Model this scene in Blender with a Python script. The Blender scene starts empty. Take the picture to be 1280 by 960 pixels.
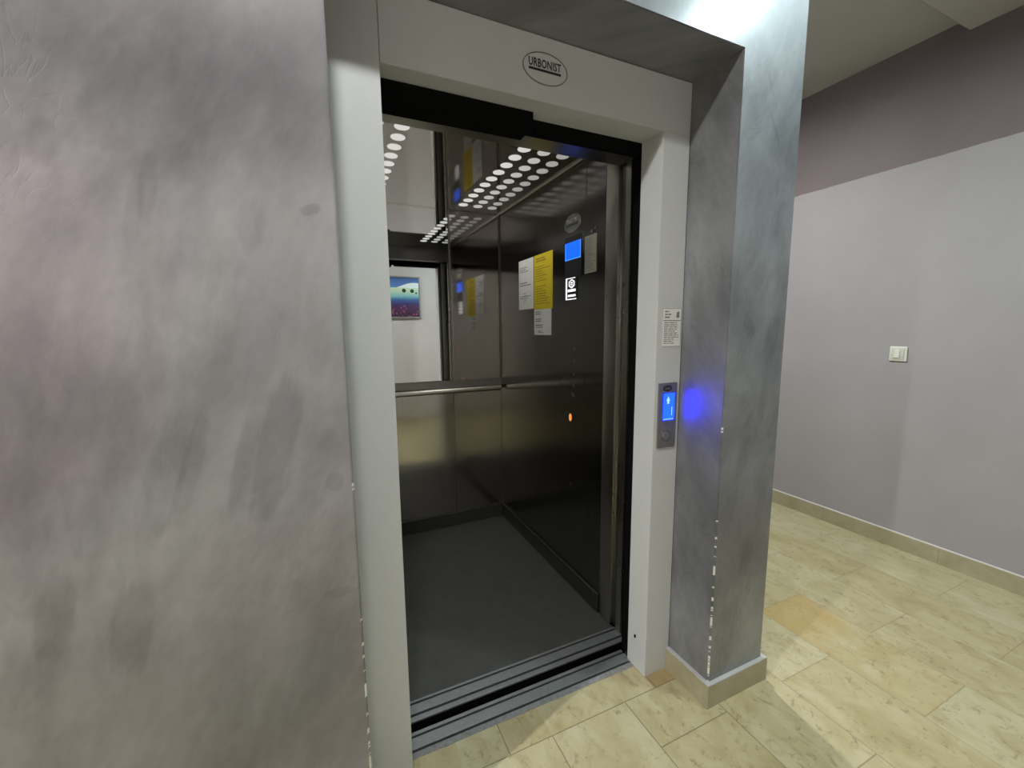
import bpy, bmesh, math, random
from mathutils import Vector, Matrix, noise
random.seed(7)
S = bpy.context.scene
COL = S.collection
PI = math.pi

# ------------------------------------------------------------------ dimensions (metres; wall face y=0, floor z=0)
W, CW, H = 1.142, 0.2835, 2.17          # recess width, pier width, soffit height
D1, D2 = 0.188, 0.292                    # door frame front / back of its returns
XL, XR, ZH = 0.124, 1.022, 2.0           # door opening
YS0, YS1, YS2, YS3 = 0.249, 0.340, 0.377, 0.464
XC0, XC, YB, ZC = -0.018, 1.082, 1.75, 2.119   # car side walls, back wall, ceiling
XW, YN = 3.092, -1.75                    # corridor wall, wall opposite the lift
ZLOW, ZHIGH, ZBAND = 2.861, 2.919, 2.275
XFAR, YFAR = -7.5, 4.2

# ------------------------------------------------------------------ node helpers
def new_mat(name):
    m = bpy.data.materials.new(name); m.use_nodes = True
    nt = m.node_tree
    b = nt.nodes['Principled BSDF']
    return m, nt, b
class N:
    """tiny expression helper for shader maths"""
    def __init__(s, nt): s.nt = nt
    def node(s, t, **kw):
        n = s.nt.nodes.new(t)
        for k, v in kw.items(): setattr(n, k, v)
        return n
    def put(s, sock, v):
        if hasattr(v, 'is_output'): s.nt.links.new(v, sock)
        elif v is not None: sock.default_value = v
    def math(s, op, a, b=None, c=None, clamp=False):
        n = s.node('ShaderNodeMath', operation=op, use_clamp=clamp)
        s.put(n.inputs[0], a)
        if b is not None: s.put(n.inputs[1], b)
        if c is not None: s.put(n.inputs[2], c)
        return n.outputs[0]
    def pos(s):
        g = s.node('ShaderNodeNewGeometry')
        x = s.node('ShaderNodeSeparateXYZ'); s.nt.links.new(g.outputs['Position'], x.inputs[0])
        return g.outputs['Position'], x.outputs[0], x.outputs[1], x.outputs[2]
    def xyz(s, x, y, z):
        n = s.node('ShaderNodeCombineXYZ'); s.put(n.inputs[0], x); s.put(n.inputs[1], y); s.put(n.inputs[2], z)
        return n.outputs[0]
    def noise(s, vec, scale, detail=4, rough=.55, dist=0., color=False):
        n = s.node('ShaderNodeTexNoise'); s.put(n.inputs['Vector'], vec)
        n.inputs['Scale'].default_value = scale; n.inputs['Detail'].default_value = detail
        n.inputs['Roughness'].default_value = rough; n.inputs['Distortion'].default_value = dist
        return n.outputs['Color' if color else 'Fac']
    def mapr(s, v, a, b, c=0., d=1., smooth=False):
        n = s.node('ShaderNodeMapRange'); n.clamp = True
        if smooth: n.interpolation_type = 'SMOOTHSTEP'
        s.put(n.inputs[0], v)
        for i, k in enumerate((a, b, c, d)): s.put(n.inputs[i + 1], k)
        return n.outputs[0]
    def ramp(s, f, stops, interp='LINEAR'):
        n = s.node('ShaderNodeValToRGB'); n.color_ramp.interpolation = interp
        cr = n.color_ramp
        while len(cr.elements) < len(stops): cr.elements.new(.5)
        for e, (p, c) in zip(cr.elements, stops): e.position = p; e.color = (*c, 1)
        s.put(n.inputs[0], f); return n.outputs[0]
    def mix(s, f, a, b, blend='MIX'):
        n = s.node('ShaderNodeMix', data_type='RGBA', blend_type=blend)
        s.put(n.inputs[0], f)
        for i, v in ((6, a), (7, b)):
            if isinstance(v, tuple) and len(v) == 3: v = (*v, 1)
            s.put(n.inputs[i], v)
        return n.outputs[2]
    def bump(s, h, strength, dist, bsdf):
        n = s.node('ShaderNodeBump'); n.inputs['Strength'].default_value = strength
        n.inputs['Distance'].default_value = dist
        s.put(n.inputs['Height'], h); s.nt.links.new(n.outputs[0], bsdf.inputs['Normal'])
        return n

def plain(name, col, rough=.5, metal=0., var=.06, scale=20., bump=0., spec=.5, coat=0.):
    m, nt, b = new_mat(name); n = N(nt)
    p, x, y, z = n.pos()
    f = n.noise(p, scale, 5)
    lo = tuple(max(0, c * (1 - var)) for c in col); hi = tuple(min(1, c * (1 + var)) for c in col)
    nt.links.new(n.ramp(f, [(.3, lo), (.7, hi)]), b.inputs['Base Color'])
    b.inputs['Roughness'].default_value = rough; b.inputs['Metallic'].default_value = metal
    b.inputs['Specular IOR Level'].default_value = spec; b.inputs['Coat Weight'].default_value = coat
    if bump: n.bump(n.noise(p, scale * 6, 3), bump, .002, b)
    return m

def emit(name, col, strength):
    m, nt, b = new_mat(name)
    b.inputs['Base Color'].default_value = (*[c * .3 for c in col], 1)
    b.inputs['Emission Color'].default_value = (*col, 1)
    b.inputs['Emission Strength'].default_value = strength
    b.inputs['Roughness'].default_value = .25
    return m

# ------------------------------------------------------------------ materials
def mat_plaster():
    """grey pearlescent stucco with trowel strokes, paint chipped off along the corners"""
    m, nt, b = new_mat('pearlescent_stucco'); n = N(nt)
    p, x, y, z = n.pos()
    xy = n.math('ADD', x, n.math('MULTIPLY', y, 1.0))
    # trowel strokes in two leaning directions, switched from patch to patch
    def slant(deg, sx, sz):
        a = math.radians(deg)
        s_ = n.math('ADD', n.math('MULTIPLY', xy, math.cos(a)), n.math('MULTIPLY', z, -math.sin(a)))
        t_ = n.math('ADD', n.math('MULTIPLY', xy, math.sin(a)), n.math('MULTIPLY', z, math.cos(a)))
        return n.xyz(n.math('MULTIPLY', s_, sx), y, n.math('MULTIPLY', t_, sz))
    sel = n.mapr(n.noise(p, 1.6, 1), .36, .64, smooth=True)
    def both(sx, sz, sc, det, ro, di, a1, a2):
        A = n.noise(slant(a1, sx, sz), sc, det, ro, di); B = n.noise(slant(a2, sx, sz), sc, det, ro, di)
        return n.math('ADD', n.math('MULTIPLY', A, sel), n.math('MULTIPLY', B, n.math('SUBTRACT', 1., sel)))
    big = both(1.6, .9, 1.5, 2, .5, .1, 16, 20)
    stroke = both(3.4, 1.2, 3.4, 4, .55, .25, 12, 24)
    fine = both(3.2, 1.4, 17, 4, .6, .5, 14, 34)
    cloud = n.noise(p, 2.3, 4, .55, .25)
    v = n.math('ADD', n.math('MULTIPLY', big, .28), n.math('MULTIPLY', stroke, .27))
    v = n.math('ADD', v, n.math('MULTIPLY', fine, .11))
    v = n.math('ADD', v, n.math('MULTIPLY', cloud, .34))
    rid = n.math('ABSOLUTE', n.math('SUBTRACT', n.noise(slant(22, 9., 4.5), 2.2, 3, .5, .8), .5))
    rmask = n.mapr(n.noise(p, 5.5, 2), .50, .62, 0., 1.)
    ridge = n.math('MULTIPLY', n.mapr(rid, 0., .018, 1., 0.), rmask)
    v = n.math('SUBTRACT', v, n.math('MULTIPLY', ridge, n.mapr(x, .5, 1., .016, .055)))
    # single trowel strokes that stand out, then soft tone patches with some painted shade: (x, z, half width, half length, lean, tone)
    edge_n = n.math('SUBTRACT', n.noise(slant(15, 26., 3.4), 1.6, 4, .7), .5)
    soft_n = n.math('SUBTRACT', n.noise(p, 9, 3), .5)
    def stroke_or_shade_at(x0, z0, hw, hl, lean, amt, soft=False):
        nonlocal v
        a = math.radians(lean)
        dx = n.math('SUBTRACT', x, x0); dz = n.math('SUBTRACT', z, z0)
        s_ = n.math('DIVIDE', n.math('SUBTRACT', n.math('MULTIPLY', dx, math.cos(a)), n.math('MULTIPLY', dz, math.sin(a))), hw)
        t_ = n.math('DIVIDE', n.math('ADD', n.math('MULTIPLY', dx, math.sin(a)), n.math('MULTIPLY', dz, math.cos(a))), hl)
        pw = 2. if soft else 2.6
        d = n.math('ADD', n.math('POWER', n.math('ABSOLUTE', s_), pw), n.math('POWER', n.math('ABSOLUTE', t_), pw))
        d = n.math('ADD', d, n.math('MULTIPLY', soft_n if soft else edge_n, 1.2 if soft else 2.2))
        m_ = n.mapr(d, .2 if soft else .35, 1.9 if soft else 1.35, 1., 0., True)
        front = n.math('LESS_THAN', y, .02)
        v = n.math('ADD', v, n.math('MULTIPLY', n.math('MULTIPLY', m_, front), amt * (.85 if soft else .72)))
    for args in ((-.142, 1.124, .034, .150, 15, -.085), (-.200, 1.090, .018, .110, 14, -.06), (-.326, 1.085, .030, .125, 17, -.065), (-.285, 1.10, .016, .115, 17, -.05),
                 (-.500, .868, .028, .088, 10, -.075), (-.400, .812, .034, .095, 8, -.07), (-.300, 1.600, .013, .062, 10, -.05), (-.322, 1.56, .013, .070, 12, -.04),
                 (-.048, 1.593, .020, .010, -20, -.085), (-.036, 1.035, .018, .022, 0, -.06), (-.043, .782, .030, .012, 0, -.05), (-.423, 1.654, .020, .038, 12, -.05),
                 (-.15, 1.56, .022, .05, 10, -.035), (1.300, .523, .030, .07, 20, -.05), (1.250, .90, .030, .09, 30, -.035), (1.335, 1.10, .022, .08, 8, -.04), (1.27, 1.52, .03, .05, 25, -.03), (1.35, 1.70, .018, .07, 15, -.04), (1.24, 1.36, .022, .04, -35, -.05), (1.375, 1.92, .010, .05, 12, -.05), (1.30, 1.98, .008, .05, -30, -.05), (1.27, 2.10, .008, .04, -25, -.04), (1.36, 1.32, .03, .09, 10, -.05), (1.20, .72, .03, .09, 10, -.04), (1.36, .72, .025, .08, 5, -.04)):
        stroke_or_shade_at(*args)
    for args in ((-.45, 1.20, .11, .22, 10, -.05, True), (-.22, 1.96, .48, .27, 0, -.16, True), (-.10, 1.42, .20, .26, 15, .05, True), (-.25, .60, .45, .22, 0, -.06, True), (-.52, 1.86, .06, .10, 10, .06, True)):  # broad paint tones; upper and lower ones also have shade mixed into the colour
        stroke_or_shade_at(*args)
    col = n.ramp(v, [(.24, (.060, .060, .064)), (.36, (.115, .114, .120)), (.44, (.165, .161, .168)), (.51, (.222, .216, .224)), (.61, (.305, .299, .306))])
    hue = n.noise(p, 1.15, 2, .5, .6)
    tint = n.ramp(hue, [(.36, (.96, 1.0, .99)), (.5, (1, 1, 1)), (.64, (1.06, .97, .99))])
    tint = n.mix(n.math('GREATER_THAN', x, .5), tint, (.955, 1.0, 1.015))
    col = n.mix(1.0, col, tint, 'MULTIPLY')
    # chipped white spots exactly on the two arrises of the recess and the pier
    ex = n.math('MINIMUM', n.math('ABSOLUTE', x), n.math('ABSOLUTE', n.math('SUBTRACT', x, W)))
    near = n.math('MULTIPLY', n.math('LESS_THAN', ex, .0045), n.math('LESS_THAN', n.math('ABSOLUTE', y), .0055))
    cn = n.noise(n.xyz(0., 0., z), 26, 3, .6)
    chip = n.math('GREATER_THAN', cn, n.mapr(z, .25, 1.25, .50, .64))
    zz = n.math('MULTIPLY', n.math('LESS_THAN', z, 1.25), near)
    chip = n.math('MULTIPLY', chip, zz)
    col = n.mix(chip, col, (.8, .8, .76))
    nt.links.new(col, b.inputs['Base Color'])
    b.inputs['Metallic'].default_value = .38
    nt.links.new(n.mapr(stroke, .3, .7, .52, .62), b.inputs['Roughness'])
    b.inputs['Specular IOR Level'].default_value = .5
    b.inputs['Coat Weight'].default_value = .7; b.inputs['Coat Roughness'].default_value = .25
    h = n.math('ADD', n.math('ADD', n.math('MULTIPLY', ridge, -.25), n.math('MULTIPLY', stroke, .7)), n.math('MULTIPLY', fine, .35))
    n.bump(h, .10, .008, b)
    return m

def mat_two_tone(name='two_tone_wall_paint', lo=((.30, .28, .289), (.33, .314, .32))):
    """painted wall: pale grey-lilac below, mauve band above a straight painted line"""
    m, nt, b = new_mat(name); n = N(nt)
    p, x, y, z = n.pos()
    edge = n.math('ADD', ZBAND, n.math('MULTIPLY', n.math('SUBTRACT', n.noise(p, 9, 2), .5), .008))
    f = n.math('GREATER_THAN', z, edge)
    blot = n.noise(p, 2.2, 4, .55, .3)
    low = n.ramp(blot, [(.3, lo[0]), (.7, lo[1])])
    up = n.ramp(blot, [(.3, (.142, .112, .117)), (.7, (.165, .132, .138))])
    nt.links.new(n.mix(f, low, up), b.inputs['Base Color'])
    b.inputs['Roughness'].default_value = .62
    n.bump(n.noise(p, 160, 3), .06, .002, b)
    return m

def mat_floor():
    """cream marble tiles 0.3 x 0.6 m in running bond, dark joints"""
    m, nt, b = new_mat('cream_marble_tiles'); n = N(nt)
    p, x, y, z = n.pos()
    T = .3035
    u = n.math('DIVIDE', n.math('SUBTRACT', x, 1.183), T)
    c = n.math('FLOOR', u); fu = n.math('SUBTRACT', u, c)
    par = n.math('ABSOLUTE', n.math('MODULO', c, 2.0))
    v = n.math('DIVIDE', n.math('SUBTRACT', y, n.math('SUBTRACT', .255, n.math('MULTIPLY', par, .305))), 2 * T)
    r = n.math('FLOOR', v); fv = n.math('SUBTRACT', v, r)
    # strip of tiles inside the recess has its own joints
    rec = n.math('MULTIPLY', n.math('GREATER_THAN', y, .133), n.math('LESS_THAN', x, W))
    ru = n.math('DIVIDE', n.math('SUBTRACT', x, .422), 2 * T)
    rc = n.math('FLOOR', ru); rfu = n.math('SUBTRACT', ru, rc)
    dxa = n.math('MULTIPLY', n.math('MINIMUM', fu, n.math('SUBTRACT', 1., fu)), T)
    dya = n.math('MULTIPLY', n.math('MINIMUM', fv, n.math('SUBTRACT', 1., fv)), 2 * T)
    da = n.math('MINIMUM', dxa, dya)
    db = n.math('MULTIPLY', n.math('MINIMUM', rfu, n.math('SUBTRACT', 1., rfu)), 2 * T)
    inx = n.math('MULTIPLY', n.math('LESS_THAN', x, W), n.math('GREATER_THAN', x, 0.))
    dl = n.math('ADD', n.math('ABSOLUTE', n.math('SUBTRACT', y, .133)), n.math('SUBTRACT', 1., inx))
    d = n.math('ADD', n.math('MULTIPLY', rec, db), n.math('MULTIPLY', n.math('SUBTRACT', 1., rec), da))
    d = n.math('MINIMUM', d, dl)
    idv = n.xyz(n.math('ADD', c, n.math('MULTIPLY', rec, n.math('ADD', rc, 40.5))), n.math('MULTIPLY', r, n.math('SUBTRACT', 1., rec)), rec)
    wn = n.node('ShaderNodeTexWhiteNoise'); nt.links.new(idv, wn.inputs['Vector'])
    rnd = wn.outputs['Value']
    # marble: veins drift along y with a shift per tile
    off = n.node('ShaderNodeVectorMath', operation='SCALE'); nt.links.new(wn.outputs['Color'], off.inputs[0]); off.inputs['Scale'].default_value = 9.
    add = n.node('ShaderNodeVectorMath', operation='ADD'); nt.links.new(p, add.inputs[0]); nt.links.new(off.outputs[0], add.inputs[1])
    q = add.outputs[0]
    sep = n.node('ShaderNodeSeparateXYZ'); nt.links.new(q, sep.inputs[0])
    qs = n.xyz(n.math('MULTIPLY', sep.outputs[0], 1.7), sep.outputs[1], sep.outputs[2])
    soft = n.noise(qs, 5, 5, .6, .8)
    cl = n.noise(qs, 11, 6, .68, 1.2)
    spot = n.noise(q, 30, 6, .7, 1.6)
    base = n.ramp(soft, [(.3, (.335, .295, .160)), (.5, (.395, .357, .212)), (.7, (.45, .415, .275))])
    base = n.mix(n.mapr(cl, .52, .68, 0., .5), base, (.27, .22, .11))
    thr = n.mapr(cl, .35, .65, .68, .55)
    base = n.mix(n.math('MULTIPLY', n.math('GREATER_THAN', spot, thr), .42), base, (.14, .11, .06))
    pt = n.ramp(rnd, [(0., (.94, .92, .86)), (.5, (1., 1., 1.)), (1., (1.03, 1.05, 1.10))])
    base = n.mix(1., base, pt, 'MULTIPLY')
    # one honey coloured tile in the passage (x 1.79..2.09, y -0.35..0.255) fading along its length, and the recess tile by the frame
    ot = n.math('MULTIPLY', n.math('MULTIPLY', n.math('GREATER_THAN', x, 1.79), n.math('LESS_THAN', x, 2.0935)),
                n.math('MULTIPLY', n.math('GREATER_THAN', y, -.352), n.math('LESS_THAN', y, .255)))
    edge = n.math('MULTIPLY', n.mapr(n.math('ADD', y, n.math('MULTIPLY', n.noise(q, 6), .25)), .05, .25, .14, .62), n.mapr(soft, .3, .7, 1.1, .75))
    base = n.mix(n.math('MULTIPLY', ot, edge), base, (.39, .255, .065))
    o2 = n.math('MULTIPLY', rec, n.math('GREATER_THAN', x, 1.02))
    base = n.mix(n.math('MULTIPLY', o2, .7), base, (.29, .20, .08))
    j = n.math('LESS_THAN', d, n.math('ADD', .0011, n.math('MULTIPLY', n.noise(p, 30), .0014)))
    jw = n.mapr(x, 1.15, 1.7, .85, .45)
    base = n.mix(n.math('MULTIPLY', j, jw), base, (.15, .12, .07))
    nt.links.new(base, b.inputs['Base Color'])
    nt.links.new(n.mapr(soft, .3, .7, .30, .42), b.inputs['Roughness'])
    b.inputs['Specular IOR Level'].default_value = .4
    n.bump(n.math('ADD', n.math('MULTIPLY', j, -1.), n.math('MULTIPLY', cl, .1)), .25, .003, b)
    return m

def mat_skirting():
    m, nt, b = new_mat('cream_marble_skirting'); n = N(nt)
    p, x, y, z = n.pos()
    soft = n.noise(p, 7, 5, .6, .8); cl = n.noise(p, 16, 6, .68, 1.)
    base = n.ramp(soft, [(.3, (.30, .268, .170)), (.7, (.39, .355, .24))])
    base = n.mix(n.mapr(cl, .55, .7, 0., .4), base, (.30, .255, .16))
    jt = n.math('ABSOLUTE', n.math('SUBTRACT', n.math('FRACT', n.math('DIVIDE', n.math('ADD', y, .21), .607)), .5))
    base = n.mix(n.math('MULTIPLY', n.math('LESS_THAN', jt, .002), n.math('GREATER_THAN', x, 3.)), base, (.25, .2, .13))
    smear = n.math('MULTIPLY', n.math('GREATER_THAN', n.math('ADD', z, n.math('MULTIPLY', n.noise(p, 24, 4), .03)), .1035), n.math('LESS_THAN', x, 2.))
    base = n.mix(n.math('MULTIPLY', smear, .8), base, (.42, .43, .45))
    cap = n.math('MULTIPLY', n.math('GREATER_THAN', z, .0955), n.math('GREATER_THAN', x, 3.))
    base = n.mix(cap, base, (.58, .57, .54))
    nt.links.new(base, b.inputs['Base Color']); b.inputs['Roughness'].default_value = .38
    return m

def mat_steel(name, col=(.50, .48, .45), rough=.2, aniso=.6, streak=.04, bumps=.03):
    m, nt, b = new_mat(name); n = N(nt)
    p, x, y, z = n.pos()
    g = n.noise(n.xyz(n.math('MULTIPLY', x, 260), n.math('MULTIPLY', y, 260), n.math('MULTIPLY', z, 1.5)), 1.0, 3, .6)
    lo = tuple(c * (1 - streak * 2) for c in col); hi = tuple(c * (1 + streak * 2) for c in col)
    nt.links.new(n.ramp(g, [(.3, lo), (.7, hi)]), b.inputs['Base Color'])
    b.inputs['Metallic'].default_value = 1.
    smear = n.noise(p, 3.5, 4, .6, .4)
    nt.links.new(n.mapr(smear, .3, .7, rough * .85, rough * 1.2), b.inputs['Roughness'])
    if aniso:
        b.inputs['Anisotropic'].default_value = aniso
        t = n.node('ShaderNodeTangent', direction_type='RADIAL', axis='Z')
        nt.links.new(t.outputs[0], b.inputs['Tangent'])
    if bumps: n.bump(n.noise(p, 2.2, 2), bumps, .02, b)
    return m

def mat_painting():
    """landscape: deep blue sky, white hill, pale meadow with two dark bushes, blue field, poppies in front"""
    m, nt, b = new_mat('painted_landscape'); n = N(nt)
    p, x, y, z = n.pos()
    u = n.mapr(x, .45, 1.27); v = n.mapr(z, 1.545, 2.125)
    w = n.noise(n.xyz(n.math('MULTIPLY', u, 3.), 0., v), 2.2, 2)
    wob = n.math('MULTIPLY', n.math('SUBTRACT', n.noise(p, 22, 3), .5), .05)
    vv = n.math('ADD', v, wob)
    body = n.ramp(vv, [(0., (.035, .012, .035)), (.22, (.07, .022, .075)), (.34, (.05, .035, .16)), (.44, (.045, .14, .33)), (.52, (.22, .48, .52)), (.6, (.42, .62, .48)), (.70, (.60, .72, .50))])
    # flowers in the lower third
    vo = n.node('ShaderNodeTexVoronoi'); vo.inputs['Scale'].default_value = 24
    nt.links.new(p, vo.inputs['Vector'])
    fl = n.math('MULTIPLY', n.math('LESS_THAN', vo.outputs['Distance'], .33), n.math('LESS_THAN', v, .3))
    body = n.mix(n.math('MULTIPLY', fl, .5), body, (.50, .12, .19))
    # two dark bushes
    for (a, c, r) in ((.72, .655, .034), (.86, .65, .033), (.93, .60, .016)):
        dd = n.math('SQRT', n.math('ADD', n.math('POWER', n.math('SUBTRACT', u, a), 2.), n.math('POWER', n.math('MULTIPLY', n.math('SUBTRACT', v, c), .72), 2.)))
        body = n.mix(n.math('LESS_THAN', dd, r), body, (.015, .03, .02))
    # hill and sky
    hill = n.math('ADD', .765, n.math('MULTIPLY', n.math('SINE', n.math('ADD', n.math('MULTIPLY', u, 6.6), 1.9)), .085))
    sky = n.ramp(v, [(.70, (.12, .26, .55)), (1., (.035, .085, .28))])
    snow = n.mix(n.math('MULTIPLY', w, .3), (.86, .89, .88), (.55, .7, .8))
    top = n.mix(n.math('GREATER_THAN', v, hill), snow, sky)
    out = n.mix(n.math('GREATER_THAN', v, .725), body, top)
    nt.links.new(out, b.inputs['Base Color']); b.inputs['Roughness'].default_value = .55
    return m

M = {}
M['plaster'] = mat_plaster()
M['paint'] = mat_two_tone()
M['paint_pale'] = mat_two_tone('pale_two_tone_wall_paint', ((.50, .455, .435), (.54, .495, .475)))
M['floor'] = mat_floor()
M['skirting'] = mat_skirting()
M['ceiling'] = plain('ceiling_whitewash', (.47, .465, .44), .75, var=.03, scale=6, bump=.05)
M['frame'] = plain('grey_powder_coat', (.54, .555, .55), .32, var=.015, scale=40, bump=.03)
M['steel_wall'] = mat_steel('brushed_steel_wall', (.265, .253, .235), .19, .82)
M['steel_mirror'] = mat_steel('polished_steel_rear_strip', (.42, .405, .385), .055, .5, .02, .01)
M['steel_rear'] = mat_steel('brushed_steel_rear_wall', (.46, .44, .40), .13, .6)
M['steel_jamb'] = mat_steel('brushed_steel_jamb', (.58, .56, .51), .30, 0, .015, 0)
M['steel_dark'] = mat_steel('dark_steel', (.26, .255, .24), .32, .3)
M['polished'] = mat_steel('polished_steel_ceiling', (.52, .50, .485), .035, 0, .005, .012)
M['trim_steel'] = mat_steel('bright_trim_steel', (.68, .68, .66), .22, 0, .02, 0)
M['mirror'] = mat_steel('mirror_glass', (.86, .88, .87), .004, 0, 0., 0)
M['sill'] = plain('grooved_aluminium', (.235, .255, .265), .42, .6, .08, 50)
M['groove'] = plain('groove_shadow_black', (.012, .012, .012), .8)
M['black'] = plain('matt_black', (.004, .004, .004), .8, var=.1, spec=.06)
M['mortar'] = plain('grey_mortar', (.20, .205, .205), .9, var=.2, scale=60, bump=.4)
M['car_floor'] = plain('grey_rubber_floor', (.052, .054, .051), .55, var=.12, scale=14, bump=.15)
M['car_skirting'] = plain('dark_skirting', (.05, .05, .047), .45, .3, .1, 30)
M['panel_plate'] = mat_steel('button_plate_steel', (.36, .36, .35), .36, .4)
M['white_plastic'] = plain('white_plastic', (.66, .66, .58), .35, var=.02)
M['white_plastic_dim'] = plain('white_plastic_rocker', (.58, .585, .51), .3, var=.02)
M['paper'] = plain('white_paper', (.72, .73, .70), .7, var=.03)
M['paper_grey'] = plain('grey_printed_plate', (.36, .36, .28), .6, var=.06)
M['yellow'] = plain('yellow_paper', (.66, .53, .015), .65, var=.03)
M['ink'] = plain('black_ink', (.02, .02, .02), .6)
M['ink_soft'] = plain('grey_ink', (.16, .16, .15), .6)
M['ink_yellow'] = plain('olive_ink', (.28, .22, .015), .6)
M['lens'] = emit('lit_lens', (1., .98, .94), .33)
M['lens_bright'] = emit('lit_lens_bright', (1., .98, .94), .62)
M['lens_mid'] = emit('lit_lens_mid', (1., .98, .94), .45)
M['blue'] = emit('blue_screen', (.006, .105, 1.), 1.4)
M['blue_hall'] = emit('blue_hall_screen', (.0008, .0062, 1.), 32.)
M['blue_soft'] = emit('blue_screen_pale', (.06, .30, 1.), 1.3)
M['blue_pale'] = emit('blue_screen_symbol', (.30, .50, 1.), 1.6)
M['lit_white'] = emit('lit_white', (.95, .97, 1.), 1.3)
M['orange'] = emit('orange_lit_button', (1., .33, .06), 1.2)
M['label_black'] = plain('black_plate', (.025, .026, .03), .35)
M['canvas'] = mat_painting()
M['picture_frame'] = plain('pewter_frame', (.30, .28, .27), .4, .4, .1)
M['lamp'] = emit('lamp_opal', (1., .995, .97), 1.0)
M['lamp_base'] = plain('lamp_base_white', (.7, .7, .68), .4)

# ------------------------------------------------------------------ mesh helpers
class MB:
    def __init__(s): s.bm = bmesh.new()
    def box(s, x0, x1, y0, y1, z0, z1, bev=0., seg=2):
        r = bmesh.ops.create_cube(s.bm, size=1.)
        vs = r['verts']
        for v in vs:
            v.co = Vector((x0 + (v.co.x + .5) * (x1 - x0), y0 + (v.co.y + .5) * (y1 - y0), z0 + (v.co.z + .5) * (z1 - z0)))
        if bev:
            es = list({e for v in vs for e in v.link_edges})
            bmesh.ops.bevel(s.bm, geom=es, offset=bev, segments=seg, affect='EDGES', profile=.6)
        return s
    def poly(s, pts):
        s.bm.faces.new([s.bm.verts.new(p) for p in pts]); return s
    def prism(s, pts, vec):
        """closed outline swept by vec"""
        vec = Vector(vec); a = [s.bm.verts.new(p) for p in pts]; b = [s.bm.verts.new(Vector(p) + vec) for p in pts]
        s.bm.faces.new(a); s.bm.faces.new(b[::-1]); k = len(a)
        for i in range(k): s.bm.faces.new((a[i], b[i], b[(i + 1) % k], a[(i + 1) % k]))
        bmesh.ops.recalc_face_normals(s.bm, faces=s.bm.faces[:]); return s
    def disc(s, c, axis, ra, rb, depth, n=40, bev=0.):
        """elliptic plate: c centre of the back face, grows along axis"""
        ax = Vector(axis).normalized()
        up = Vector((0, 0, 1)) if abs(ax.z) < .9 else Vector((0, 1, 0))
        r = up.cross(ax).normalized(); up = ax.cross(r)
        c = Vector(c)
        rings = [(0., 1.), (depth - bev, 1.), (depth, 1. - (bev / max(ra, 1e-6)))] if bev else [(0., 1.), (depth, 1.)]
        prev = None
        first = None
        for (h, k) in rings:
            ring = [s.bm.verts.new(c + ax * h + r * ra * k * math.cos(2 * PI * i / n) + up * rb * k * math.sin(2 * PI * i / n)) for i in range(n)]
            if prev:
                for i in range(n): s.bm.faces.new((prev[i], prev[(i + 1) % n], ring[(i + 1) % n], ring[i]))
            else: first = ring
            prev = ring
        s.bm.faces.new(prev); s.bm.faces.new(first[::-1]); return s
    def ring(s, c, axis, ra, rb, w, depth, n=48):
        ax = Vector(axis).normalized()
        up = Vector((0, 0, 1)) if abs(ax.z) < .9 else Vector((0, 1, 0))
        r = up.cross(ax).normalized(); up = ax.cross(r); c = Vector(c)
        def rg(h, da): return [s.bm.verts.new(c + ax * h + r * (ra + da) * math.cos(2 * PI * i / n) + up * (rb + da) * math.sin(2 * PI * i / n)) for i in range(n)]
        A, B, C, D = rg(0, 0), rg(depth, 0), rg(depth, -w), rg(0, -w)
        for P, Q in ((A, B), (B, C), (C, D), (D, A)):
            for i in range(n): s.bm.faces.new((P[i], P[(i + 1) % n], Q[(i + 1) % n], Q[i]))
        return s
    def tube(s, pts, rad, n=14, sy=1.):
        """tube along points; cross-section radius rad (horizontal) and rad*sy (vertical)"""
        pts = [Vector(p) for p in pts]; prev = None; first = None
        for i, p in enumerate(pts):
            t = (pts[min(i + 1, len(pts) - 1)] - pts[max(i - 1, 0)]).normalized()
            up = Vector((0, 0, 1)) if abs(t.z) < .9 else Vector((0, 1, 0))
            r = t.cross(up).normalized(); u = r.cross(t)
            ring = [s.bm.verts.new(p + r * rad * math.cos(2 * PI * k / n) + u * rad * sy * math.sin(2 * PI * k / n)) for k in range(n)]
            if prev:
                for k in range(n): s.bm.faces.new((prev[k], prev[(k + 1) % n], ring[(k + 1) % n], ring[k]))
            else: first = ring
            prev = ring
        s.bm.faces.new(prev); s.bm.faces.new(first[::-1]); return s
    def sphere(s, c, r, sz=1., seg=24):
        q = bmesh.ops.create_uvsphere(s.bm, u_segments=seg, v_segments=seg // 2, radius=r)
        for v in q['verts']: v.co = Vector((v.co.x + c[0], v.co.y + c[1], v.co.z * sz + c[2]))
        return s
    def build(s, name, mat, parent=None, origin=None, smooth=False):
        bmesh.ops.recalc_face_normals(s.bm, faces=s.bm.faces[:])
        o_ = Vector((0, 0, 0)); q = parent
        while q is not None: o_ += Vector(q.location); q = q.parent
        org = Vector(origin) if origin is not None else (Vector(o_) if parent is not None else Vector((0, 0, 0)))
        for v in s.bm.verts: v.co -= org
        me = bpy.data.meshes.new(name); s.bm.to_mesh(me); s.bm.free()
        if smooth:
            for f in me.polygons: f.use_smooth = True
            me.set_sharp_from_angle(angle=math.radians(38))
        me.materials.append(mat)
        ob = bpy.data.objects.new(name, me); COL.objects.link(ob)
        if parent is not None: ob.parent = parent
        ob.location = org - o_
        return ob

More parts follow.
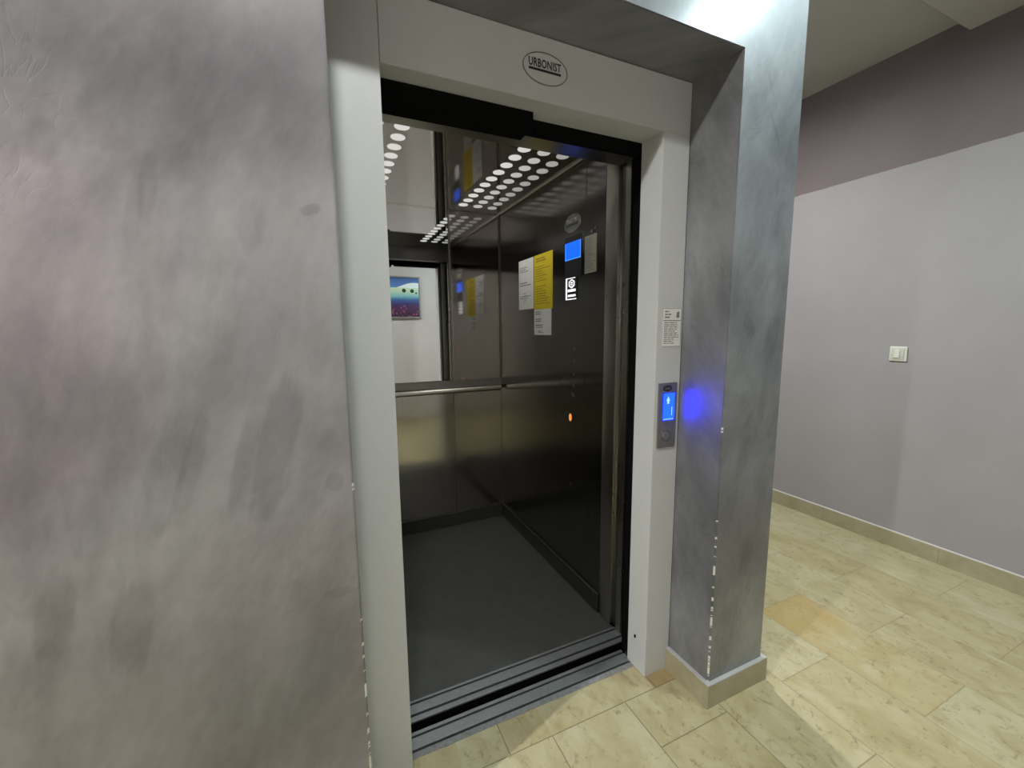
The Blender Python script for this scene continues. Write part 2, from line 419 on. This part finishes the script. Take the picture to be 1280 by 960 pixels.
def thing(name, label, cat, loc, group=None):
    o = bpy.data.objects.new(name, None); COL.objects.link(o); o.location = loc; o.empty_display_size = .05
    o['label'] = label; o['category'] = cat
    if group: o['group'] = group
    return o
def tag(o, label, cat, group=None):
    o['label'] = label; o['category'] = cat
    if group: o['group'] = group
    return o
def structure(o): o['kind'] = 'structure'; return o
def plab(o, label): o['label'] = label; return o

def text_mesh(name, body, size, origin, right, up, mat, parent, depth=.0004, sx=1.):
    """raised lettering centred at origin; right/up give the reading directions"""
    cu = bpy.data.curves.new(name, 'FONT'); cu.body = body; cu.size = size; cu.extrude = depth
    cu.align_x = 'CENTER'; cu.align_y = 'CENTER'; cu.resolution_u = 3; cu.offset = size * .022; cu.space_character = 1.05
    tmp = bpy.data.objects.new(name + '_tmp', cu); COL.objects.link(tmp)
    bpy.context.view_layer.update()
    me = bpy.data.meshes.new_from_object(tmp.evaluated_get(bpy.context.evaluated_depsgraph_get()))
    COL.objects.unlink(tmp); bpy.data.objects.remove(tmp); 
    R, U = Vector(right), Vector(up); Nn = R.cross(U)
    o_ = Vector((0, 0, 0)); q = parent
    while q is not None: o_ += Vector(q.location); q = q.parent
    base = Vector(origin) - o_
    for v in me.vertices: v.co = base + R * v.co.x * sx + U * v.co.y + Nn * v.co.z
    me.materials.clear(); me.materials.append(mat)
    for p_ in me.polygons: p_.material_index = 0
    ob = bpy.data.objects.new(name, me); COL.objects.link(ob); ob.parent = parent
    return ob

# ------------------------------------------------------------------ the room
structure(MB().box(XFAR, XW + .1, YN - .1, D1 + .0, -.12, 0).box(XFAR, 0.0, D1, YFAR, -.12, 0)
          .box(0, W, D1, YS0, -.12, -.0001).box(W, XW + .1, D1, YFAR, -.12, 0).build('floor', M['floor']))
# lift wall: left slab, lintel and pier are one plastered mass
def front_wall():
    mb = MB()
    bm = mb.bm
    T = .30
    out = [(XFAR, 0), (XFAR, ZLOW), (W + CW, ZLOW), (W + CW, 0), (W, 0), (W, H), (0, H), (0, 0)]
    # outline swept back, arrises eased by a small bevel
    a = [bm.verts.new((x, 0, z)) for x, z in out]; b = [bm.verts.new((x, T, z)) for x, z in out]
    bm.faces.new(a); bm.faces.new(b[::-1])
    for i in range(8): bm.faces.new((a[i], b[i], b[(i + 1) % 8], a[(i + 1) % 8]))
    bmesh.ops.recalc_face_normals(bm, faces=bm.faces[:])
    bm.edges.ensure_lookup_table()
    es = [e for e in bm.edges if abs(e.verts[0].co.y) < 1e-6 and abs(e.verts[1].co.y) < 1e-6
          and max(e.verts[0].co.z, e.verts[1].co.z) < ZLOW - .01 or (abs(e.verts[0].co.y) < 1e-6 and abs(e.verts[1].co.y) < 1e-6 and abs(e.verts[0].co.x - e.verts[1].co.x) < 1e-6 and e.verts[0].co.x > 0)]
    es = [e for e in es if max(e.verts[0].co.z, e.verts[1].co.z) > .01]
    bmesh.ops.bevel(bm, geom=es, offset=.0035, segments=2, affect='EDGES')
    return mb
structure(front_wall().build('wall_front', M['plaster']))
# side of the shaft running back along the passage, and the shaft's own enclosure round the car
structure(MB().box(1.30, W + CW, .302, YFAR, 0, ZHIGH + .05).box(W + .02, W + CW - .02, .05, .302, ZLOW + .001, ZHIGH + .05).build('wall_shaft', M['plaster']))
structure(MB().box(XFAR, 1.296, 2.15, 2.25, 0, ZHIGH).build('wall_shaft_back', M['black']))
structure(MB().box(-.30, -.22, .305, 2.14, -.1, ZHIGH).build('wall_shaft_left', M['black']))
structure(MB().box(XW, XW + .1, YN, YFAR, 0, ZHIGH + .02).build('wall_right', M['paint']))
structure(MB().box(XFAR, XW + .1, YN - .1, YN, 0, ZHIGH + .02).build('wall_back', M['paint_pale']))
structure(MB().box(XFAR - .1, XFAR, YN - .1, .3, 0, ZHIGH + .02).build('wall_left', M['paint']))
structure(MB().box(W + CW + .001, XW, YFAR, YFAR + .1, 0, ZHIGH + .02).build('wall_far', M['paint']))
structure(MB().prism([(XFAR, YN, ZLOW), (XFAR, .235, ZLOW), (XFAR, .285, ZHIGH), (XFAR, YFAR, ZHIGH), (XFAR, YFAR, ZHIGH + .12), (XFAR, YN, ZHIGH + .12)], (XW - XFAR, 0, 0)).build('ceiling', M['ceiling']))
# marble skirting: round the pier, along the passage wall
st, sh = .016, .093
sk = MB()
sk.box(W - st, W, -.001, D1 - .001, 0, sh, .0015).box(W - st, W + CW + st, -st, -.0005, 0, sh, .0015).box(W + CW, W + CW + st, -.001, YFAR, 0, sh, .0015)
structure(sk.build('baseboard_pier', M['skirting']))
structure(MB().box(XW - .014, XW, YN, YFAR, 0, .1, .0015).build('baseboard_right', M['skirting']))
structure(MB().box(XFAR, XW - .016, YN, YN + .014, 0, .1, .0015).build('baseboard_back', M['skirting']))

# ------------------------------------------------------------------ landing door frame
fr = thing('elevator_door_frame', 'pale grey painted metal elevator door frame set in the grey stucco recess', 'door frame', (.573, D1, 0))
def profile_bar(pts, axis_vec, bev=.0014):
    mb = MB().prism(pts, axis_vec)
    ln = Vector(axis_vec).normalized()
    es = [e for e in mb.bm.edges if abs((e.verts[1].co - e.verts[0].co).normalized().dot(ln)) > .99]
    bmesh.ops.bevel(mb.bm, geom=es, offset=bev, segments=2, affect='EDGES')
    return mb
# folded sheet: wide face, then a return running back to the shaft
profile_bar([(.001, D1, 0), (XL, D1, 0), (XL, D2, 0), (XL - .03, D2, 0), (XL - .03, D1 + .03, 0), (.001, D1 + .03, 0)], (0, 0, 2.168)).build('stile', M['frame'], fr)
profile_bar([(W - .002, D1, 0), (XR, D1, 0), (XR, D2, 0), (XR + .03, D2, 0), (XR + .03, D1 + .03, 0), (W - .002, D1 + .03, 0)], (0, 0, ZH - .0002)).build('stile', M['frame'], fr)
profile_bar([(XL + .0012, D1 + .0003, H - .001), (XL + .0012, D1 + .0003, ZH), (XL + .0012, D2, ZH), (XL + .0012, D2, ZH + .025), (XL + .0012, D1 + .03, ZH + .025), (XL + .0012, D1 + .03, H - .001)], (W - .002 - XL - .0012, 0, 0)).build('header', M['frame'], fr)
# oval maker's emblem on the header
ec = Vector((.579, D1, 2.0845)); ea, eb = .072, .0425
em = MB().disc((ec.x, D1 + .0004, ec.z), (0, -1, 0), ea, eb, .0016, 56, .0006).build('emblem', M['frame'], fr)
MB().ring((ec.x, D1 - .0008, ec.z), (0, -1, 0), ea, eb, .0024, .0016, 64).build('oval_rim', M['ink_soft'], em)
text_mesh('lettering', 'URBONIST', .0300, (ec.x - .002, D1 - .0013, ec.z + .011), (1, 0, 0), (0, 0, 1), M['ink'], em, .0004, .70)
MB().box(ec.x - .053, ec.x + .050, D1 - .0020, D1 - .001, ec.z - .0085, ec.z - .0025).build('underline', M['ink'], em)
# little slot and screw hole
MB().disc((1.020, .246, .135), (-1, 0, 0), .004, .007, .003, 16).build('screw_hole', M['black'], fr)

# black door-track cover behind the header, hanging lower on the left where the door panels are parked
tr = thing('door_track_cover', 'matt black door track cover hanging behind the elevator frame header', 'door track', (.573, .30, ZH))
MB().box(XL + .002, .572, .249, .2915, 1.955, 1.9985, .001).box(XL + .002, .572, .2925, .340, 1.955, 2.06, .001).build('lower_casing', M['black'], tr)
MB().box(.572, XR + .001, .293, .340, 1.972, 2.06, .001).build('casing', M['black'], tr)
MB().box(.60, XR - .004, .293, .3005, 1.960, 1.972, .001).build('guide_rail', M['black'], tr)
# parked landing door leaf, hidden to the left of the opening; right slam post
sp = thing('slam_post', 'narrow black slam post filling the gap beside the right door jamb', 'door post', (1.05, .30, 0))
MB().box(XR + .016, XR + .07, .297, .345, .003, 2.05, .002).build('post', M['steel_jamb'], sp)
MB().box(XR + .0135, XR + .0158, .297, .345, .004, 2.04, .0005).build('gap_shade_strip', M['black'], sp)  # black strip added on the post's side to darken the shaded gap

# ------------------------------------------------------------------ sills
ls = thing('landing_sill', 'grooved grey aluminium landing threshold in front of the dark gap', 'door sill', (.573, .295, 0))
x0, x1 = XL - .0, XR + .006
s1 = MB()
for (a, b_) in ((.2790, .3190), (.3275, YS1)): s1.box(x0, x1, a, b_, -.006, .0012, .0008)
s1.build('tread', M['sill'], ls)
MB().box(x0, x1, .2705, .3390, -.03, -.0062).build('groove', M['groove'], ls)
mo = MB()
# rough mortar strip between sill and tiles
n_ = 60; bm = mo.bm; A = []; B = []
for i in range(n_ + 1):
    xx = x0 + (x1 - x0) * i / n_
    A.append(bm.verts.new((xx, YS0 - .001 + .004 * (noise.noise(Vector((xx * 22, 3.1, 0)))), .0008)))
    B.append(bm.verts.new((xx, .2703, .0004)))
for i in range(n_): bm.faces.new((A[i], A[i + 1], B[i + 1], B[i]))
r = bmesh.ops.extrude_face_region(bm, geom=bm.faces[:])
for v in r['geom']:
    if isinstance(v, bmesh.types.BMVert): v.co.z -= .03
mo.build('mortar_strip', M['mortar'], ls)
structure(MB().box(-.20, 1.29, YS0 + .01, 2.14, -.5, -.45).build('floor_pit', M['black']))

# ------------------------------------------------------------------ elevator car
car = thing('elevator_car', 'open brushed steel elevator car with mirrored rear wall and grey floor', 'elevator', (.532, 1.1, 0))
cs = MB()
for (a, b_) in ((YS2, .3980), (.4080, .4460), (.4545, YS3)): cs.box(XC0 + .01, XC + .01, a, b_, -.005, .001, .0008)
MB().box(XC0, XC, YS2 + .0006, YS2 + .004, -.45, -.0052).build('gap_shade_plate', M['black'], car)  # black plate added so the deep sill gap looks shaded
csill = cs.build('car_sill', M['sill'], car)
MB().box(XC0 + .01, XC + .01, .3965, .4095, -.04, -.0052).box(XC0 + .01, XC + .01, .4445, .4560, -.04, -.0052).build('groove', M['groove'], csill)
MB().box(XC0, XC, YS3 + .0005, YB, -.04, 0.).build('floor_panel', M['car_floor'], car)
# rear wall: two brushed lower panels, mirror and brushed strip above
rw = plab(MB().box(XC0, .7335, YB, YB + .02, 0, 1.02, .001).box(.7365, XC, YB, YB + .02, 0, 1.02, .001).build('rear_wall_panel', M['steel_rear'], car), 'brushed steel rear wall panel')
plab(MB().box(.7365, 1.0735, YB, YB + .02, 1.0215, ZC, .001).build('rear_wall_panel', M['steel_mirror'], car), 'polished steel strip beside the mirror')
MB().box(1.0755, XC + .001, YB - .004, YB + .02, 1.0215, ZC, .001).box(XC0, XC, YB + .021, YB + .03, 0, ZC + .05).build('corner_shade_strip', M['steel_dark'], car)  # dark strip paints the shade in the rear corner; backing plate behind
mir = MB().box(XC0, .7235, YB - .004, YB + .015, 1.024, ZC, .0006).build('mirror', M['mirror'], car)
MB().box(.7235, .7345, YB - .006, YB + .015, 1.0215, ZC, .001).build('mirror_edge_trim', M['steel_dark'], mir)
MB().disc((.808, YB, 1.030), (0, -1, 0), .005, .005, .003, 16, .001).build('mirror_clip', M['trim_steel'], mir)
MB().box(XC0, XC, YB - .006, YB + .001, .972, 1.0213, .001).build('mirror_ledge', M['steel_dark'], car)
# side walls
rs = MB().box(XC, XC + .02, .9425, YB, 0, ZC, .0008).box(XC, XC + .02, .572, .7175, 0, ZC, .0008)
plab(rs.build('side_wall_panel', M['steel_wall'], car), 'right side wall of brushed steel')
plab(MB().box(XC0 - .02, XC0, .572, YB, 0, ZC, .0008).build('side_wall_panel', M['steel_wall'], car), 'left side wall of brushed steel')
MB().box(XC0 - .03, XC0 - .021, .40, YB + .03, -.02, ZC + .06).build('car_shell', M['black'], car)
MB().box(XC + .021, XC + .03, .40, YB + .03, -.02, ZC + .06).build('car_shell', M['black'], car)
# door jambs: folded post, dark recess, outer strip
def jamb(xf, s):
    q = MB().box(*sorted((xf, xf + s * .02)), .487, .569, .002, ZC - .01, .0015, 2).build('door_jamb', M['steel_jamb'], car, smooth=True)
    MB().box(*sorted((xf + s * .012, xf + s * .02)), .447, .486, .002, ZC - .01, .002).build('jamb_rebate', M['steel_dark'], q)
    MB().box(*sorted((xf + s * .001, xf + s * .02)), .414, .446, .002, ZC - .01, .003).build('jamb_strip', M['steel_jamb'], q)
jamb(XC - .001, 1); jamb(XC0 + .001, -1)
MB().box(XC0, XC, .398, .486, 2.0, ZC + .02, .002).build('transom', M['steel_dark'], car)
# skirting inside the car
skc = MB().box(XC0 + .002, XC - .002, YB - .010, YB - .001, .0005, .097, .002).box(XC - .010, XC - .001, .574, YB - .011, .0005, .097, .002).box(XC0 + .001, XC0 + .010, .574, YB - .011, .0005, .097, .002)
skc.build('car_skirting', M['car_skirting'], car)
MB().box(XC0 + .012, XC - .012, YB - .0125, YB - .0105, .090, .0975).box(XC - .0125, XC - .0105, .60, YB - .013, .090, .0975).build('skirting_lip', M['steel_dark'], car)
# ceiling of polished steel, two sheets with a seam near the back
cp = MB().box(XC0 + .012, XC - .012, .488, 1.7235, ZC, ZC + .02, .0008).box(XC0 + .012, XC - .012, 1.7265, YB - .005, ZC, ZC + .02, .0008).build('ceiling_panel', M['polished'], car)
for xx in (XC - .010, XC0 + .010):
    MB().tube([(xx, .49, ZC - .001), (xx, YB - .006, ZC - .001)], .0095, 12).build('ceiling_trim', M['trim_steel'], car, smooth=True)
# round lit lenses, ten rows of three on each side
lens0 = None
for side in (0, 1):
    for ci in range(3):
        for ri in range(10):
            x = (.789 + .095 * ci) if side else (.277 - .095 * ci)
            y = .757 + .0952 * ri
            mat = [M['lens_bright'], M['lens_mid'], M['lens']][ci]
            if ri == 0 and True:
                proto = MB().disc((x, y, ZC - .0002), (0, 0, -1), .0288, .0288, .0022, 28, .0008).build('lens', mat, cp)
                # mesh local to its own centre so that copies only need a location
                for v in proto.data.vertices: v.co -= Vector((x, y, ZC)) - Vector((.532, 1.1, 0))
                proto.location = Vector((x, y, ZC)) - Vector((.532, 1.1, 0)); continue
            c = proto.copy(); COL.objects.link(c); c.parent = cp
            c.location = Vector((x, y, ZC)) - Vector((.532, 1.1, 0))
# the lenses are narrow LED downlights: their beams fall straight down inside the car
for sx in (.884, .182):
    for ri in range(10):
        ld = bpy.data.lights.new('car_downlight', 'SPOT'); ld.energy = 1.15; ld.spot_size = math.radians(112); ld.spot_blend = .6
        ld.shadow_soft_size = .02; ld.color = (1., .98, .94)
        lo = bpy.data.objects.new('car_downlight', ld); COL.objects.link(lo); lo.location = (sx, .757 + .0952 * ri, ZC - .03)
# rear handrail
hr = MB()
hy, hz = YB - .048, .957
hr.tube([(XC0 + .03, hy, hz), (.3, hy, hz), (.7, hy, hz), (1.050, hy, hz), (1.058, hy + .002, hz)], .013, 18, 1.30)
hrail = hr.build('handrail', M['steel_jamb'], car, smooth=True)
for bx in (.10, .532, .965):
    MB().tube([(bx, YB - .007, hz - .004), (bx, hy + .012, hz - .004)], .008, 12).disc((bx, YB - .0065, hz - .004), (0, -1, 0), .018, .018, .003, 20).build('bracket', M['steel_dark'], hrail, smooth=True)
# control panel, full height on the right wall
cop = MB().box(XC - .0004, XC + .02, .7195, .9405, .0, ZC, .0008).build('control_panel', M['steel_wall'], car)
X1 = XC - .0004
def wall_disc(y, z, ra, rb, d, nm, mat, par, bev=.0006, n=36, x=X1): return MB().disc((x, y, z), (-1, 0, 0), ra, rb, d, n, bev).build(nm, mat, par)
plab(MB().disc((X1, .833, 1.859), (-1, 0, 0), .072, .0425, .002, 56, .0006)
     .build('oval_emblem', M['trim_steel'], cop), 'oval steel emblem with a dark bar')
text_mesh('emblem_lettering', 'URBONIST', .029, (X1 - .0023, .833, 1.870), (0, -1, 0), (0, 0, 1), M['panel_plate'], cop, .0003, .70)
MB().box(X1 - .0030, X1 - .0015, .783, .885, 1.8485, 1.8555).build('emblem_bar', M['ink'], cop)
MB().box(X1 - .0015, X1, .752, .898, 1.600, 1.800, .0008).build('display_window', M['label_black'], cop)
MB().box(X1 - .0024, X1 - .0014, .757, .893, 1.690, 1.772).build('display', M['blue'], cop)
dd = MB()
for (ya, yb_, za, zb) in ((.757, .893, 1.690, 1.694), (.757, .761, 1.690, 1.772), (.889, .893, 1.690, 1.772)): dd.box(X1 - .0029, X1 - .0024, ya, yb_, za, zb)
dd.build('display_border', M['blue_soft'], cop)
# lit capacity plate: dark with lit frame, hexagon and lines
MB().box(X1 - .0022, X1 - .0014, .784, .886, 1.499, 1.6035, .0004).build('capacity_plate', M['label_black'], cop)
lp = MB()
lp.box(X1 - .0030, X1 - .0022, .874, .886, 1.499, 1.6035).box(X1 - .0030, X1 - .0022, .800, .874, 1.6000, 1.6035).box(X1 - .0030, X1 - .0022, .79, .874, 1.499, 1.5035)
for (ya, yb_, z0, z1) in ((.797, .868, 1.537, 1.549), (.797, .866, 1.513, 1.523)): lp.box(X1 - .0030, X1 - .0022, ya, yb_, z0, z1)
hexa = [(X1 - .0030, .832 + .030 * math.sin(PI / 3 * k), 1.575 + .022 * math.cos(PI / 3 * k)) for k in range(6)]
lp.prism(hexa, (.0008, 0, 0))
lp.build('capacity_lettering', M['lit_white'], cop)
MB().ring((X1 - .0030, .832, 1.576), (-1, 0, 0), .0185, .0135, .0055, .0006, 32).box(X1 - .0036, X1 - .003, .822, .842, 1.5735, 1.5775).build('capacity_emblem', M['label_black'], cop)
# column of small round buttons; the alarm button glows orange
b0 = MB().disc((X1, .834, 1.261), (-1, 0, 0), .0155, .0155, .0022, 28, .0008).build('button', M['steel_wall'], cop)
for v in b0.data.vertices: v.co -= Vector((0, .834 - 1.1, 1.261))
b0.location = (0, .834 - 1.1, 1.261)
for z in (1.200, 1.133, 1.075, 1.025):
    c = b0.copy(); COL.objects.link(c); c.parent = cop; c.location = (0, .834 - 1.1, z)
for z in (1.261, 1.200, 1.133, 1.075, 1.025):
    dots = MB()
    for k in range(3): dots.disc((X1 - .0001, .804 + .006 * (k % 2), z - .005 + .005 * k), (-1, 0, 0), .0022, .0022, .0012, 10)
    dots.build('braille', M['panel_plate'], cop)
plab(wall_disc(.834, .909, .0165, .024, .0024, 'alarm_button', M['label_black'], cop), 'dark alarm button')
MB().ring((X1 - .0022, .834, .909), (-1, 0, 0), .0118, .0185, .0085, .0010, 32).build('alarm_button_glow', M['orange'], cop)
plab(wall_disc(.833, .556, .006, .006, .0015, 'key_switch', M['trim_steel'], cop), 'small bright key switch')
MB().disc((XC - .0003, .640, .475), (-1, 0, 0), .006, .006, .0008, 14).build('side_wall_screw', M['label_black'], car)

# ------------------------------------------------------------------ notices in the car
def print_lines(mb, face, a0, a1, b0, b1, rows, fill=(.45, .95), th=.45, words=True, seed=1):
    """rows of dark bars; face(a0,a1,b0,b1) adds one bar"""
    rnd = random.Random(seed); hgt = (b1 - b0) / rows
    for r in range(rows):
        zt = b1 - hgt * (r + .25); zb = zt - hgt * th
        L = (a1 - a0) * rnd.uniform(*fill); a = 0.
        while a < L - .002:
            w = min(rnd.uniform(.010, .026) if words else L, L - a)
            face(mb, a0 + a, a0 + a + w, zb, zt); a += w + .0035
    return mb
def bar_side(x):      # right wall of the car: text runs from large y to small y
    def f(mb, a0, a1, b0, b1): mb.box(x - .0003, x, -a1, -a0, b0, b1)
    return f
def sheet(name, label, cat, y0, y1, z0, z1, mat, ink, blocks, tilt=0., group=None):
    t = thing(name, label, cat, (XC - .0002, (y0 + y1) / 2, z0), group)
    MB().box(XC - .0016, XC - .0004, y0, y1, z0, z1).build('sheet', mat, t)
    for (fa, fb, g0, g1, rows, sd, th) in blocks:   # fractions from left / from bottom
        wy = y1 - y0; hz_ = z1 - z0
        print_lines(MB(), bar_side(XC - .0016), -y1 + wy * fa, -y1 + wy * fb, z0 + hz_ * g0, z0 + hz_ * g1, rows, seed=sd, th=th).build('printed_text', ink, t)
    return t
sheet('instruction_sheet', 'white printed instruction sheet left of the yellow notice on the car wall', 'notice', 1.2435, 1.440, 1.476, 1.768, M['paper'], M['ink_soft'],
      [(.10, .95, .74, .86, 3, 3, .35), (.10, .95, .46, .56, 2, 4, .4), (.35, .55, .10, .34, 5, 5, .3), (.10, .95, .20, .28, 2, 6, .35)])
sheet('yellow_notice', 'yellow printed notice on the steel car wall beside the control panel', 'notice', 1.0225, 1.2345, 1.468, 1.769, M['yellow'], M['ink_yellow'],
      [(.10, .9, .86, .95, 2, 7, .55), (.08, .92, .50, .80, 7, 8, .35), (.08, .92, .08, .44, 8, 9, .35)])
sheet('small_notice', 'small white notice directly below the yellow notice on the car wall', 'notice', 1.036, 1.2345, 1.324, 1.467, M['paper'], M['ink'],
      [(.08, .55, .78, .94, 2, 11, .4), (.08, .60, .50, .66, 2, 12, .4), (.08, .85, .26, .42, 2, 13, .4), (.25, .6, .06, .18, 2, 14, .4)])
gp = thing('rules_plate', 'grey printed rules plate on the car wall beside the blue display', 'sign', (XC - .0002, .6775, 1.608))
MB().box(XC - .0030, XC - .0004, .632, .722, 1.608, 1.774, .0008).build('plate', M['paper_grey'], gp)
MB().disc((XC - .0030, .667, 1.787), (-1, 0, 0), .006, .006, .002, 16).disc((XC - .003, .642, 1.796), (-1, 0, 0), .007, .004, .002, 16).build('tape_mark', M['ink_soft'], gp)
print_lines(MB(), bar_side(XC - .0030), -.716, -.640, 1.615, 1.765, 16, seed=21, th=.35).build('printed_text', M['ink_soft'], gp)

# ------------------------------------------------------------------ call panel and sticker on the right stile
def bar_front(y):
    def f(mb, a0, a1, b0, b1): mb.box(a0, a1, y - .0003, y, b0, b1)
    return f
cpn = thing('call_panel', 'brushed steel call panel with lit blue screen on the right frame stile', 'call panel', (1.080, D1, .92))
YP = D1 - .0062
MB().box(1.0375, 1.1225, YP, D1 - .0002, .921, 1.160, .0015).build('faceplate', M['panel_plate'], cpn)
MB().disc((1.0765, YP, 1.140), (0, -1, 0), .0215, .0115, .0012, 36, .0004).build('oval_badge', M['label_black'], cpn)
bd = MB(); 
for k in range(4): bd.box(1.0660 + k * .0056, 1.0700 + k * .0056, YP - .0016, YP - .0012, 1.1375, 1.1425)
bd.build('badge_mark', M['ink_soft'], cpn)
MB().box(1.0555, 1.1130, YP - .0010, YP + .001, 1.0210, 1.1245, .0005).build('screen_bezel', M['label_black'], cpn)
MB().box(1.0575, 1.1110, YP - .0016, YP - .0008, 1.0230, 1.1225).build('screen', M['blue_hall'], cpn)
sy = MB()
# up arrow over a small figure one, with thin border lines at the foot
ax, az = 1.0805, 1.094
sy.prism([(ax - .0085, YP - .0021, az), (ax + .0085, YP - .0021, az), (ax, YP - .0021, az + .017)], (0, .0005, 0)).box(ax - .0045, ax + .0045, YP - .0021, YP - .0016, az - .010, az)
sy.box(1.0975, 1.1000, YP - .0021, YP - .0016, 1.040, 1.072)
for k in range(6): sy.box(1.061 + k * .008, 1.0655 + k * .008, YP - .0021, YP - .0016, 1.0255, 1.0290)
sy.build('screen_symbols', M['blue_pale'], cpn)
bt = MB().ring((1.0765, YP, .965), (0, -1, 0), .0205, .0205, .003, .0022, 40).build('button_ring', M['steel_dark'], cpn, smooth=True)
MB().disc((1.0765, YP, .965), (0, -1, 0), .0172, .0172, .0030, 36, .001).build('call_button', M['panel_plate'], cpn, smooth=True)
br = MB()
for k in range(5): br.disc((1.0555 + .007 * (k % 2) + .004 * (k // 2), YP, .979 - .008 * (k % 3)), (0, -1, 0), .0014, .0014, .0008, 8)
br.build('braille', M['paper'], cpn)

sk_ = thing('frame_sticker', 'white printed sticker high on the right stile above the call panel', 'sticker', (1.089, D1, 1.288))
MB().box(1.0435, 1.1345, D1 - .0010, D1 - .0001, 1.289, 1.426).build('sheet', M['paper'], sk_)
pr = MB(); f_ = bar_front(D1 - .0010)
print_lines(pr, f_, 1.057, 1.097, 1.388, 1.418, 3, seed=31, th=.45)
f_(pr, 1.050, 1.130, 1.3800, 1.3830)
print_lines(pr, f_, 1.054, 1.126, 1.298, 1.377, 11, seed=33, th=.42, fill=(.6, .98))
pr.prism([(1.109, D1 - .0013, 1.392), (1.124, D1 - .0013, 1.392), (1.122, D1 - .0013, 1.415), (1.112, D1 - .0013, 1.411)], (0, .0003, 0))
f_(pr, 1.0445, 1.1335, 1.290, 1.2915); f_(pr, 1.0445, 1.1335, 1.4235, 1.425); f_(pr, 1.0445, 1.0458, 1.290, 1.425); f_(pr, 1.1322, 1.1335, 1.290, 1.425)
pr.build('printed_text', M['ink_soft'], sk_)

# ------------------------------------------------------------------ light switch on the passage wall
sw = thing('light_switch', 'white plastic rocker light switch on the pale passage wall', 'light switch', (XW, .380, 1.142))
MB().box(XW - .009, XW - .0002, .338, .422, 1.144, 1.232, .004, 3).build('frame', M['white_plastic'], sw, smooth=True)
MB().box(XW - .0125, XW - .006, .350, .410, 1.154, 1.222, .002).build('inner_plate', M['white_plastic_dim'], sw, smooth=True)
MB().prism([(XW - .0125, .371, 1.163), (XW - .0185, .371, 1.166), (XW - .0145, .371, 1.212), (XW - .0125, .371, 1.214)], (0, .026, 0)).build('rocker', M['white_plastic'], sw)

# ------------------------------------------------------------------ painting on the wall opposite (seen in the mirror)
pa = thing('framed_painting', 'framed landscape painting with poppies seen in the elevator mirror', 'painting', (.86, YN, 1.535))
fx0, fx1, fz0, fz1 = .44, 1.272, 1.533, 2.128
MB().box(fx0, fx1, YN + .001, YN + .028, fz0, fz0 + .022, .003).box(fx0, fx1, YN + .001, YN + .028, fz1 - .022, fz1, .003).box(fx0, fx0 + .022, YN + .001, YN + .028, fz0 + .02, fz1 - .02, .003).box(fx1 - .022, fx1, YN + .001, YN + .028, fz0 + .02, fz1 - .02, .003).build('frame', M['picture_frame'], pa)
MB().box(fx0 + .02, fx1 - .02, YN + .002, YN + .016, fz0 + .02, fz1 - .02).build('canvas', M['canvas'], pa)

# ------------------------------------------------------------------ hall lamps (outside the frame, they light the room)
def lamp(x, y, zc, watt, label, r=.06, col=None, flat=True):
    t = thing('ceiling_lamp', label, 'lamp', (x, y, zc))
    MB().ring((x, y, zc - .0005), (0, 0, -1), r + .03, r + .03, .03, .010, 40).build('base', M['lamp_base'], t, smooth=True)
    m = M['lamp'].copy(); m.name = 'lamp_opal_glow'
    bb = m.node_tree.nodes['Principled BSDF']; bb.inputs['Emission Strength'].default_value = watt
    if col: bb.inputs['Emission Color'].default_value = (*col, 1)
    if flat:
        MB().disc((x, y, zc - .0006), (0, 0, -1), r - .001, r - .001, .003, 32).build('diffuser', m, t); return
    mb = MB().sphere((x, y, zc - .001), r - .002, .9, 28)
    bmesh.ops.bisect_plane(mb.bm, geom=mb.bm.verts[:] + mb.bm.edges[:] + mb.bm.faces[:], plane_co=(x, y, zc - .002), plane_no=(0, 0, 1), clear_outer=True)
    mb.build('diffuser', m, t, smooth=True)
lamp(-2.0, -.64, ZLOW, 14600., 'round ceiling downlight at the left end of the hall', .032)
lamp(-.08, -.64, ZLOW, 640., 'round ceiling downlight in front of the elevator')
lamp(1.80, -.62, ZLOW, 800., 'round ceiling downlight in front of the grey pier', .06, (.80, 1., 1.02))
lamp(1.62, 1.35, ZHIGH, 1800., 'round ceiling downlight far along the passage', .06, (1., .99, .96))

w = bpy.data.worlds.new('World'); S.world = w; w.use_nodes = True
w.node_tree.nodes['Background'].inputs[0].default_value = (.02, .02, .02, 1)

# ------------------------------------------------------------------ camera (solved from the photograph)
def camera():
    f, cx, cy, cz = 517.84, -.0383, -.9365, 1.3561
    yaw, pit, rol = map(math.radians, (24.1336, 7.4916, -.5946))
    F = Vector((math.sin(yaw) * math.cos(pit), math.cos(yaw) * math.cos(pit), -math.sin(pit)))
    R = Vector((math.cos(yaw), -math.sin(yaw), 0)); U = R.cross(F)
    R2 = R * math.cos(rol) + U * math.sin(rol); U2 = -R * math.sin(rol) + U * math.cos(rol)
    cd = bpy.data.cameras.new('camera'); cd.sensor_fit = 'HORIZONTAL'; cd.sensor_width = 36.; cd.lens = f / 1280 * 36
    cd.clip_start = .02
    o = bpy.data.objects.new('camera', cd); COL.objects.link(o)
    m = Matrix((R2, U2, -F)).transposed().to_4x4(); m.translation = Vector((cx, cy, cz)); o.matrix_world = m
    S.camera = o
camera()
S.cycles.max_bounces = 14; S.cycles.glossy_bounces = 10; S.cycles.diffuse_bounces = 6
S.cycles.use_denoising = True
S.cycles.sample_clamp_indirect = 6.
vs = S.view_settings
S.display_settings.display_device = 'sRGB'
vs.view_transform = 'Standard'; vs.look = 'None'; vs.gamma = 1; vs.use_curve_mapping = False; vs.exposure = 0.
